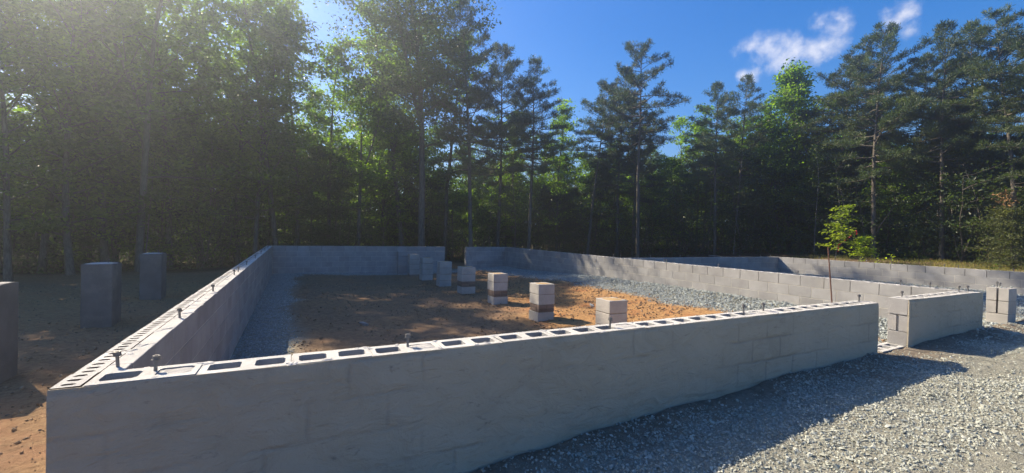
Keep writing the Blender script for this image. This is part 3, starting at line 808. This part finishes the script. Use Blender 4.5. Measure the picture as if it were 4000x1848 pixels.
def shrub(seed, H, R, nst, per, leaf, mt, lay=(.28, .09), tilt=.9):
    r = np.random.default_rng(seed); A = Acc(); pts = []
    for s in range(nst):
        az = r.uniform(0, 6.28); st = bend((r.normal(0, .12), r.normal(0, .12), -.1), (math.cos(az)*.3, math.sin(az)*.3, 1), H*r.uniform(.65, 1.0), 7, r, .09, .01)
        A.put(*tube(st, (.010+.006*H)*(1-np.linspace(0, 1, 8)*.85), 5))
        for k in range(9):
            i = r.integers(2, 8); a2 = r.uniform(0, 6.28)
            br = bend(st[i], (math.cos(a2), math.sin(a2), r.uniform(-.05, .45)), R*r.uniform(.4, 1.0), 4, r, .14, -.02)
            A.put(*tube(br, np.linspace(.010, .003, 5), 3))
            pts.append(br[r.integers(2, 5, per)] + r.normal(size=(per, 3))*np.array([lay[0], lay[0], lay[1]]))
    V, F = leaves(np.concatenate(pts), leaf, seed+3, tilt)
    return A.mesh('trunk', M_bark, True), mesh_np('crown', V, F, mt)

PROTO = {
 'd0': (13, deciduous(1, 13, .16, 2.3, 34, 30, .19, lay=(.20, .06), twigs=7)),
 'd1': (13, deciduous(2, 13, .26, 2.1, 30, 28, .19, fork=True, lay=(.20, .07), twigs=7)),
 'd2': (13, deciduous(3, 13, .12, 2.5, 36, 30, .20, lay=(.21, .06), twigs=7)),
 'd3': (13, deciduous(4, 13, .34, 2.0, 26, 30, .18, lay=(.19, .08), twigs=7)),
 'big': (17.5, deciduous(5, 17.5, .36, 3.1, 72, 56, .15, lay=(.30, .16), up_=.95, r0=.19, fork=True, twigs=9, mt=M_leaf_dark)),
 'pop': (10.5, deciduous(6, 10.5, .12, 1.7, 44, 44, .17, lay=(.24, .14), up_=.95, twigs=7)),
 'p0': (11, pine(11, 11, .34, 2.3, 74, 1.25)),
 'p1': (11, pine(12, 11, .40, 2.0, 62, 1.2, peak=.25)),
 'p2': (11, pine(13, 11, .36, 1.9, 64, 1.15)),
 'p3': (11, pine(14, 11, .54, 2.2, 46, 1.15, stub=16, peak=.2)),
 'm0': (7, deciduous(31, 7, .05, 1.6, 34, 32, .15, lay=(.20, .06), twigs=7)),
 'm1': (7, deciduous(32, 7, .10, 1.9, 30, 34, .16, lay=(.22, .06), fork=True, twigs=7)),
 'm2': (7, deciduous(33, 7, .03, 1.5, 38, 36, .14, lay=(.20, .06), mt=M_leaf_dark, twigs=7)),
 'u0': (4, shrub(21, 4.2, 1.3, 4, 40, .13, M_leaf_dark)),
 'u1': (4, shrub(22, 3.8, 1.5, 5, 36, .13, M_leaf)),
 'u2': (4, shrub(23, 4.6, 1.1, 3, 46, .12, M_leaf_dark, (.34, .08))),
}
def plant(kind, x, y, H, label, category, group=None, name=None, rot=None, wide=1.0, z=None):
    h0, (tm, cm_) = PROTO[kind]; s = H/h0
    nm = name or {'d': 'broadleaf_tree', 'b': 'broadleaf_tree', 'p': 'pine_tree', 'u': 'understory_shrub', 'm': 'young_broadleaf_tree'}[kind[0]]
    zz = float(terrain(x, y)) if z is None else z
    t = thing(nm, label, category, (x, y, zz), random.uniform(0, 6.28) if rot is None else rot, group)
    t.scale = (s*wide, s*wide, s)
    add('trunk', tm, t); add('crown', cm_, t)
    return t

GT = 'trees along the edge of the wood'
NAMED = (
 ('d0',-6.42,15.02,9.5,'leafy tree at the far left with a stout pale grey trunk'),
 ('d1',-6.89,18.06,11.0,'hazy forked tree second from the left edge of the wood'),
 ('d2',-5.76,16.98,11.5,'broad low branched tree above the tall parged pier on the left'),
 ('d0',-5.38,18.58,13.5,'tall tree with a dark straight trunk behind the two parged piers'),
 ('d1',-4.25,18.06,14.0,'tall forked tree just right of the farther parged pier'),
 ('d3',-3.63,19.53,13.5,'slim high crowned tree behind the left wall, right of the farther parged pier'),
 ('d2',-2.74,20.71,13.0,'full crowned tree behind the middle of the left wall'),
 ('d3',-1.37,20.39,12.5,'thin tree with high sparse leaves near the far end of the left wall'),
 ('d0',-0.66,19.24,11.0,'thin pale stemmed tree right behind the far left wall corner'),
 ('d1',0.22,20.09,14.0,'forked tree with open sky between its leaves, right of the far left corner'),
 ('d3',1.05,21.30,12.6,'tree leaning beside the forked one with sky showing through it'),
 ('d3',2.55,21.95,11.6,'leafy tree behind the left half of the far wall'),
 ('d1',3.73,20.33,10.6,'bright green leafy tree behind the right half of the far wall'),
 ('big',6.75,19.34,17.5,'largest dark tree with a thick double trunk left of the open sky'),
 ('d1',6.28,21.51,15.0,'tall forked tree crowding the left side of the largest dark tree'),
 ('d3',5.30,22.62,12.0,'broadleaf tree behind and left of the largest dark tree'),
 ('d3',8.68,21.48,13.5,'slim tree just right of the largest dark tree'),
 ('p2',9.32,18.91,13.6,'tall thin pine standing at the left border of the open sky'),
 ('p0',11.63,20.64,12.0,'first full pine right of the tall thin one against the sky'),
 ('p1',12.64,18.67,11.0,'pine with a flat side branch, second from the left against the sky'),
 ('d2',13.23,21.53,9.0,'low bright broadleaf tree between the first two pines'),
 ('d0',15.76,20.65,10.0,'rounded broadleaf tree filling the notch in the middle of the skyline'),
 ('p3',16.76,18.75,10.4,'bare stemmed pine with a small top left of the tallest middle pine'),
 ('p2',18.50,18.00,11.0,'dense pine leaning on the tallest middle pine from the left'),
 ('p3',18.03,15.73,11.4,'tallest pine in the middle, long bare trunk and flat open crown'),
 ('p0',19.48,17.80,9.8,'shorter pine half hidden behind the tallest middle pine'),
 ('d1',23.32,17.46,9.5,'pale green tree standing back in the dip of the skyline'),
 ('p1',21.04,13.17,9.0,'small bent pine just right of the dip in the skyline'),
 ('p2',23.37,13.39,9.5,'narrow pine with a pointed top below the cloud'),
 ('d3',23.00,15.53,7.7,'low yellow green tree below the small bent pine'),
 ('d0',24.20,13.06,8.6,'broadleaf tree between the narrow pine and the bright poplar'),
 ('pop',25.06,11.70,10.5,'bright green poplar like tree rising in front of the cloud'),
 ('p3',24.15,9.18,9.7,'open topped pine right of the bright green tree under the cloud'),
 ('p0',23.00,6.92,9.9,'broad dark pine with a wide domed crown right of the cloud'),
 ('p1',23.72,4.99,9.2,'pine with a bare reddish trunk near the right end of the wood'),
 ('p2',25.45,4.49,9.4,'thin pine close to the right edge, behind the bare trunked pine'),
 ('p3',23.28,2.92,9.1,'tall pine cut by the right picture edge'),
 ('p0',26.27,6.81,9.0,'pine standing in the second row behind the broad dark pine'),
 ('d1',25.02,10.75,8.7,'forked green tree left of the open topped pine'),
 ('p1',25.91,8.99,9.7,'pine in the second row between the open topped and the broad dark pine'),
 ('p0',22.45,2.04,9.0,'pine outside the right edge reaching into the top corner'),
)
for k, x, y, H, lab in NAMED: plant(k, x, y, H, lab, 'tree', GT)

# trees standing deeper in the wood, and its low growth
EDGE = np.array([(-22,12),(-14,15.5),(-9.5,18.5),(-7,18),(-3,19.6),(0,21),(4,21.8),(10,21.6),(15,20.6),(18.5,18.2),(21.2,14.2),(23.6,9.5),(24.4,5.2),(23.6,2.0),(23.2,-2.5)])
seg = np.linalg.norm(np.diff(EDGE, axis=0), axis=1); cum = np.concatenate([[0], np.cumsum(seg)])
def on_edge(s, off):
    i = int(np.clip(np.searchsorted(cum, s)-1, 0, len(seg)-1)); t = (s-cum[i])/seg[i]; d = (EDGE[i+1]-EDGE[i])/seg[i]
    p = EDGE[i]+d*t*seg[i]; q = p-np.array([6., 2.]); return p + q/np.linalg.norm(q)*off
r = random.Random(5)
for i in range(150):
    s = (i+r.random())/150*cum[-1]; off = 1.0+17*r.random()**1.1; x, y = on_edge(s, off)
    left = x < 9
    if left and i % 2: continue
    k = r.choice(['d0','d1','d2','d3','d0','d3','p2']) if left else r.choice(['p0','p1','p2','p3','d0','d1','d2','d3'])
    H = r.uniform(8.0, 10.5) if left else r.uniform(6.2, 8.2)
    if x < -6: H = min(H, 10)
    plant(k, x, y, H, 'slender pine standing deep in the shaded wood' if k[0] == 'p' else 'slender leafy tree standing deep in the shaded wood', 'tree', 'pines deep in the wood' if k[0] == 'p' else 'leafy trees deep in the wood')
for x, y, H in ((-3.4,24.5,12.5),(2.6,28.5,11),(-5.6,23.4,13),(5.2,28,15),(-7.2,22.5,12),(-8.8,17.3,12),(-10.6,16.2,13),(-9.6,19.2,13),(-13.4,14.6,12.5),(-12.2,18.2,14),(-11,20.5,14)):  # those farthest left stand out of view, added to shade the ground there
    plant(r.choice(['d0', 'd1', 'd2']), x, y, H, 'slender leafy tree standing deep in the shaded wood', 'tree', 'leafy trees deep in the wood')
for i in range(110):
    s = (i+r.random())/110*cum[-1]; off = -.8+9*r.random()**1.6; x, y = on_edge(s, off)
    plant(r.choice(['u0','u1','u2','u0','u2']), x, y, r.uniform(2.2, 5.0), 'dark leafy shrub growing under the trees at the edge of the wood', 'shrub', 'shrubs under the trees')

for i in range(96):
    s = (i+r.random())/96*cum[-1]; off = .2+6*r.random()**1.3; x, y = on_edge(s, off)
    plant(r.choice(['m0', 'm1', 'm2']), x, y, r.uniform(5.0, 8.5) if x < 9 else r.uniform(4.2, 6.6), 'young leafy tree filling the space under the tall trees', 'tree', 'young trees under the tall ones')

def pole(seed, H):
    q = np.random.default_rng(seed); A = Acc(); st = bend((0, 0, -.2), (q.normal(0, .06), q.normal(0, .06), 1), H, 9, q, .04, .01); A.put(*tube(st, .035*(1-np.linspace(0, 1, 10)*.8), 5))
    B = Acc()
    for k in range(16):
        i = q.integers(3, 10); a2 = q.uniform(0, 6.28); B.put(*tube(bend(st[i], (math.cos(a2), math.sin(a2), q.uniform(-.2, .5)), q.uniform(.3, 1.3), 4, q, .16, 0), np.linspace(.010, .003, 5), 3))
    return A.mesh('stem', M_pale, True), B.mesh('branches', M_pale, True)
POLES = [pole(41, 5.5), pole(42, 4.2), pole(43, 6.5)]
for i in range(44):
    s = (i+r.random())/44*cum[-1]; x, y = on_edge(s, -1.2+3.5*r.random()); a, b = POLES[i % 3]
    t = thing('bare_sapling', 'thin bare stemmed dead sapling in front of the dark wood', 'dead sapling', (x, y, float(terrain(x, y))), r.uniform(0, 6), 'dead saplings along the wood'); z_ = r.uniform(.7, 1.15); t.scale = (z_, z_, z_)
    add('stem', a, t); add('branches', b, t, kind='stuff')
q_ = np.random.default_rng(47); lb = bend((0, 0, .12), (1, 0, .06), 3.0, 7, q_, .06, .0)
limb = mesh_np('limb', *tube(lb, .05*(1-np.linspace(0, 1, 8)*.7), 6), M_pale, True)
for i, (s, o) in enumerate(((9, -.6), (14.5, -1.2), (31, -1.0), (42, -1.4), (49, -1.6), (55, -1.2))):
    x, y = on_edge(s, o); t = thing('fallen_limb', 'grey fallen limb lying on the ground before the wood', 'fallen limb', (x, y, float(terrain(x, y))), i*1.3, 'fallen limbs before the wood'); add('limb', limb, t)

# undergrowth and the wood beyond, which read as one mass
n = 42000; s = rng.uniform(0, cum[-1], n); off = -1.0+12*rng.random(n)**1.5
idx = np.clip(np.searchsorted(cum, s)-1, 0, len(seg)-1); dd = (EDGE[idx+1]-EDGE[idx])/seg[idx][:, None]
pp = EDGE[idx]+dd*(s-cum[idx])[:, None]; qq = pp-np.array([6., 2.]); pp = pp+qq/np.linalg.norm(qq, axis=1, keepdims=True)*off[:, None]
z = terrain(pp[:, 0], pp[:, 1])+rng.random(n)**1.7*(.5+1.5*np.clip(fbm(pp[:, 0]*.7, pp[:, 1]*.7, 91, 3)+.4, 0, 1))
V, F = leaves(np.stack([pp[:, 0], pp[:, 1], z], 1), .13, 92, 1.2)
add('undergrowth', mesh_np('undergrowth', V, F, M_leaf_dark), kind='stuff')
n = 90000; s = rng.uniform(0, cum[-1], n); off = 15+16*rng.random(n)
idx = np.clip(np.searchsorted(cum, s)-1, 0, len(seg)-1); dd = (EDGE[idx+1]-EDGE[idx])/seg[idx][:, None]
pp = EDGE[idx]+dd*(s-cum[idx])[:, None]; qq = pp-np.array([6., 2.]); pp = pp+qq/np.linalg.norm(qq, axis=1, keepdims=True)*off[:, None]
top = np.where(pp[:, 0] < 9, 8.5, 5.2)+2.4*fbm(pp[:, 0]*.22, pp[:, 1]*.22, 95, 3)
z = terrain(pp[:, 0], pp[:, 1])+rng.random(n)*top
V, F = leaves(np.stack([pp[:, 0], pp[:, 1], z], 1), .42, 96, 3.0, .8)
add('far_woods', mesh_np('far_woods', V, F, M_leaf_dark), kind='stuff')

# ------------------------------------------------------------------ small growth at the right, ribbon, rod
def young_tree(name, label, x, y, H, seed, nb, lean, per, lf):
    r = np.random.default_rng(seed); t = thing(name, label, 'sapling', (x, y, float(terrain(x, y))))
    A = Acc(); st = bend((0, 0, -.05), (lean[0], lean[1], 1), H, 8, r, .05, .02); A.put(*tube(st, .016*(1-np.linspace(0, 1, 9)*.8), 5)); pts = []
    for k in range(nb):
        f = .22+.78*(k+.6)/nb; p = np.array([np.interp(f*8, range(9), st[:, i]) for i in range(3)]); az = k*2.4+r.uniform(-.4, .4)
        br = bend(p, (math.cos(az), math.sin(az), .35), .42*H*.40*(1.3-f)*r.uniform(.8, 1.3)+.10, 4, r, .1, -.06)
        A.put(*tube(br, np.linspace(.007, .003, 5), 3))
        pts.append(br[r.integers(2, 5, per)]+r.normal(size=(per, 3))*np.array([.13, .13, .035]))
    add('stem', A.mesh('stem', M_pale, True), t)
    V, F = leaves(np.concatenate(pts), lf, seed+1, .4, .5, .1); add('leaves', mesh_np('leaves', V, F, M_leaf_young), t)
    return t, st
ta, sta = young_tree('sapling', 'young yellow green sapling with layered leaves and red tape beyond the far right wall', 19.1, 6.50, 2.15, 501, 16, (.0, -.22), 40, .13)
tb, stb = young_tree('sapling', 'shorter bushy sapling with bright leaves right of the taped one', 19.15, 5.64, 1.0, 511, 14, (.0, .04), 34, .12)
tr_ = thing('red_ribbon', 'red marking tape strung between the stems of the tall sapling', 'ribbon', (0, 0, 0))
z0 = float(terrain(19, 6.7)); rb = []
pA = np.array([19.06, 6.36, .52]); pB = np.array([19.06, 5.79, 1.07])
for q in range(13):
    f = q/12; p = pA+(pB-pA)*f+np.array([0, 0, -.05*math.sin(math.pi*f)]); w = .016+.012*math.sin(q*1.7); a = q*.5
    o_ = np.array([math.cos(a)*.3*w, math.cos(a)*w, math.sin(a)*w+w*.5]); rb += [p-o_, p+o_]
F = [(2*i, 2*i+2, 2*i+3, 2*i+1) for i in range(12)]
add('tape', mesh_np('tape', np.array(rb), np.array(F), M_tape), tr_)
for e, (p, L_) in enumerate(((pA, .26), (pB, .16))):
    q = np.array([p+np.array([.01*math.sin(i*2), .02*math.cos(i*1.3)+sgn*.018, -L_*i/4]) for i in range(5) for sgn in (-1, 1)])
    add('tape_end', mesh_np('tape_end', q, np.array([(2*i, 2*i+2, 2*i+3, 2*i+1) for i in range(4)]), M_tape), tr_)
rod = thing('steel_rod', 'thin rusty rod leaning upright in the doorway behind the front wall', 'rod', (7.27, .6, -.66))
add('shaft', mesh_np('shaft', *tube(np.array([(0, 0, 0), (-.12, 0, .64), (-.235, 0, 1.275)]), [.0085, .008, .007], 6), M_rust), rod)

# small evergreen with a brown top at the right edge
def cedar(x, y, H):
    r = np.random.default_rng(77); A = Acc(); pts = []
    st = bend((0, 0, -.1), (.03, .02, 1), H, 9, r, .03, .02); A.put(*tube(st, .035*(1-np.linspace(0, 1, 10)*.85), 6))
    for k in range(70):
        f = .06+.84*(k/70); p = np.array([np.interp(f*9, range(10), st[:, i]) for i in range(3)]); az = k*2.4+r.uniform(-.4, .4)
        br = bend(p, (math.cos(az), math.sin(az), .12), H*.42*(1.08-f)*r.uniform(.7, 1.2)+.08, 5, r, .08, -.03); A.put(*tube(br, np.linspace(.012, .003, 6), 3))
        pts.append(br[r.integers(1, 6, 90)]+r.normal(size=(90, 3))*np.array([.12, .12, .05]))
    t = thing('young_evergreen', 'small bushy evergreen with a dry brown tip at the right edge', 'evergreen', (x, y, float(terrain(x, y))))
    add('trunk', A.mesh('trunk', M_bark, True), t); V, F = leaves(np.concatenate(pts), .075, 78, .7, .4); add('foliage', mesh_np('foliage', V, F, M_cedar), t)
    dp = st[-1][None]+r.normal(size=(160, 3))*np.array([.13, .13, .17]); V, F = leaves(dp, .08, 79, .9, .35); add('dry_tip', mesh_np('dry_tip', V, F, M_dry), t, label='dry brown top', kind='stuff')
cedar(21.0, 2.45, 2.25)

# sticks and scraps on the dirt
for i, (x, y, a, L_, lab) in enumerate(((3.15, 3.1, .4, .32, 'forked dry root lying on the dirt left of the second nearest pier'), (5.75, 4.35, 1.0, .28, 'thin stick lying in the shadow of the second nearest pier'), (4.3, 3.4, 2.4, .22, 'short dark stick on the orange dirt near the front wall'), (3.4, 7.6, .9, .45, 'long dead stick on the shaded dirt in the middle of the foundation'))):
    q = np.random.default_rng(800+i); t = thing('stick', lab, 'stick', (x, y, float(ground(x, y))), a)
    A = Acc(); st = bend((0, 0, .012), (1, 0, .12), L_, 6, q, .16, -.03); A.put(*tube(st, .010*(1-np.linspace(0, 1, 7)*.7), 5)); A.put(*tube(bend(st[3], (.6, .7, .25), L_*.45, 4, q, .15, -.03), np.linspace(.006, .002, 5), 4))
    add('wood', A.mesh('wood', M_pale if i % 2 == 0 else M_bark, True), t)
q = np.random.default_rng(820)
for i, (x, y, lab) in enumerate(((4.55, 3.9, 'broken grey block scrap on the dirt left of the second nearest pier'), (6.9, 5.2, 'small block scrap on the red dirt toward the long right wall'), (2.1, 5.6, 'block scrap lying in the shade near the left gravel strip'))):
    V, F = cbox(.11+.03*i, .08, .06, .012, .014, 830+i)
    t = add('block_scrap', fix_normals(mesh_py('block_scrap', V, F, M_block)), None, (x, y, float(ground(x, y))+.035), 1.1*i); t.rotation_euler = (.2, -.15, 1.1*i); t['label'] = lab; t['category'] = 'block scrap'

# grass and weeds on the bank behind the right walls
x, y = scatter(26000, 17.7, 23.5, -1.5, 9.5, 601, lambda x, y: np.clip(.35+1.2*fbm(x*.8, y*.8, 603, 3)+.3*(y < 4), .05, 1))
r_ = np.random.default_rng(602); n = len(x); h = r_.uniform(.03, .13, n); az = r_.uniform(0, 6.28, n); z = ground(x, y)
b0 = np.stack([x, y, z-.01], 1); sx = np.stack([np.cos(az), np.sin(az), 0*az], 1)*.008; tip = b0+np.stack([r_.normal(0, .04, n), r_.normal(0, .04, n), h], 1)
V = np.stack([b0-sx, b0+sx, tip], 1).reshape(-1, 3)
add('grass', mesh_np('grass', V, np.arange(3*n).reshape(-1, 3), M_grass), kind='stuff')
def weed(label, x, y, H, seed, mt=M_leaf_young, k=16):
    r = np.random.default_rng(seed); t = thing('weed', label, 'weed', (x, y, float(terrain(x, y))), 0, 'weeds on the bank behind the right wall')
    st = bend((0, 0, -.02), (r.normal(0, .2), r.normal(0, .2), 1), H, 4, r, .1, .02)
    add('stem', mesh_np('stem', *tube(st, np.linspace(.008, .004, 5), 4), M_pale), t)
    V, F = leaves(st[r.integers(2, 5, k)]+r.normal(size=(k, 3))*np.array([.06, .06, .05]), .09, seed, .5); add('leaves', mesh_np('leaves', V, F, mt), t)
weed('leafy weed on the bank just right of the short sapling', 18.0, 5.25, .42, 701)
weed('thin weed with yellow leaves, second to the right of the short sapling', 18.05, 4.75, .30, 702, M_leaf_young, 9)
weed('bright weed behind the middle of the far right wall', 18.1, 4.35, .36, 703)
weed('bare twig of a weed leaning behind the far right wall', 18.0, 3.35, .30, 704, M_dry, 3)
weed('small weed in the grass near the right end of the far wall', 18.6, 2.15, .28, 705, M_leaf, 14)
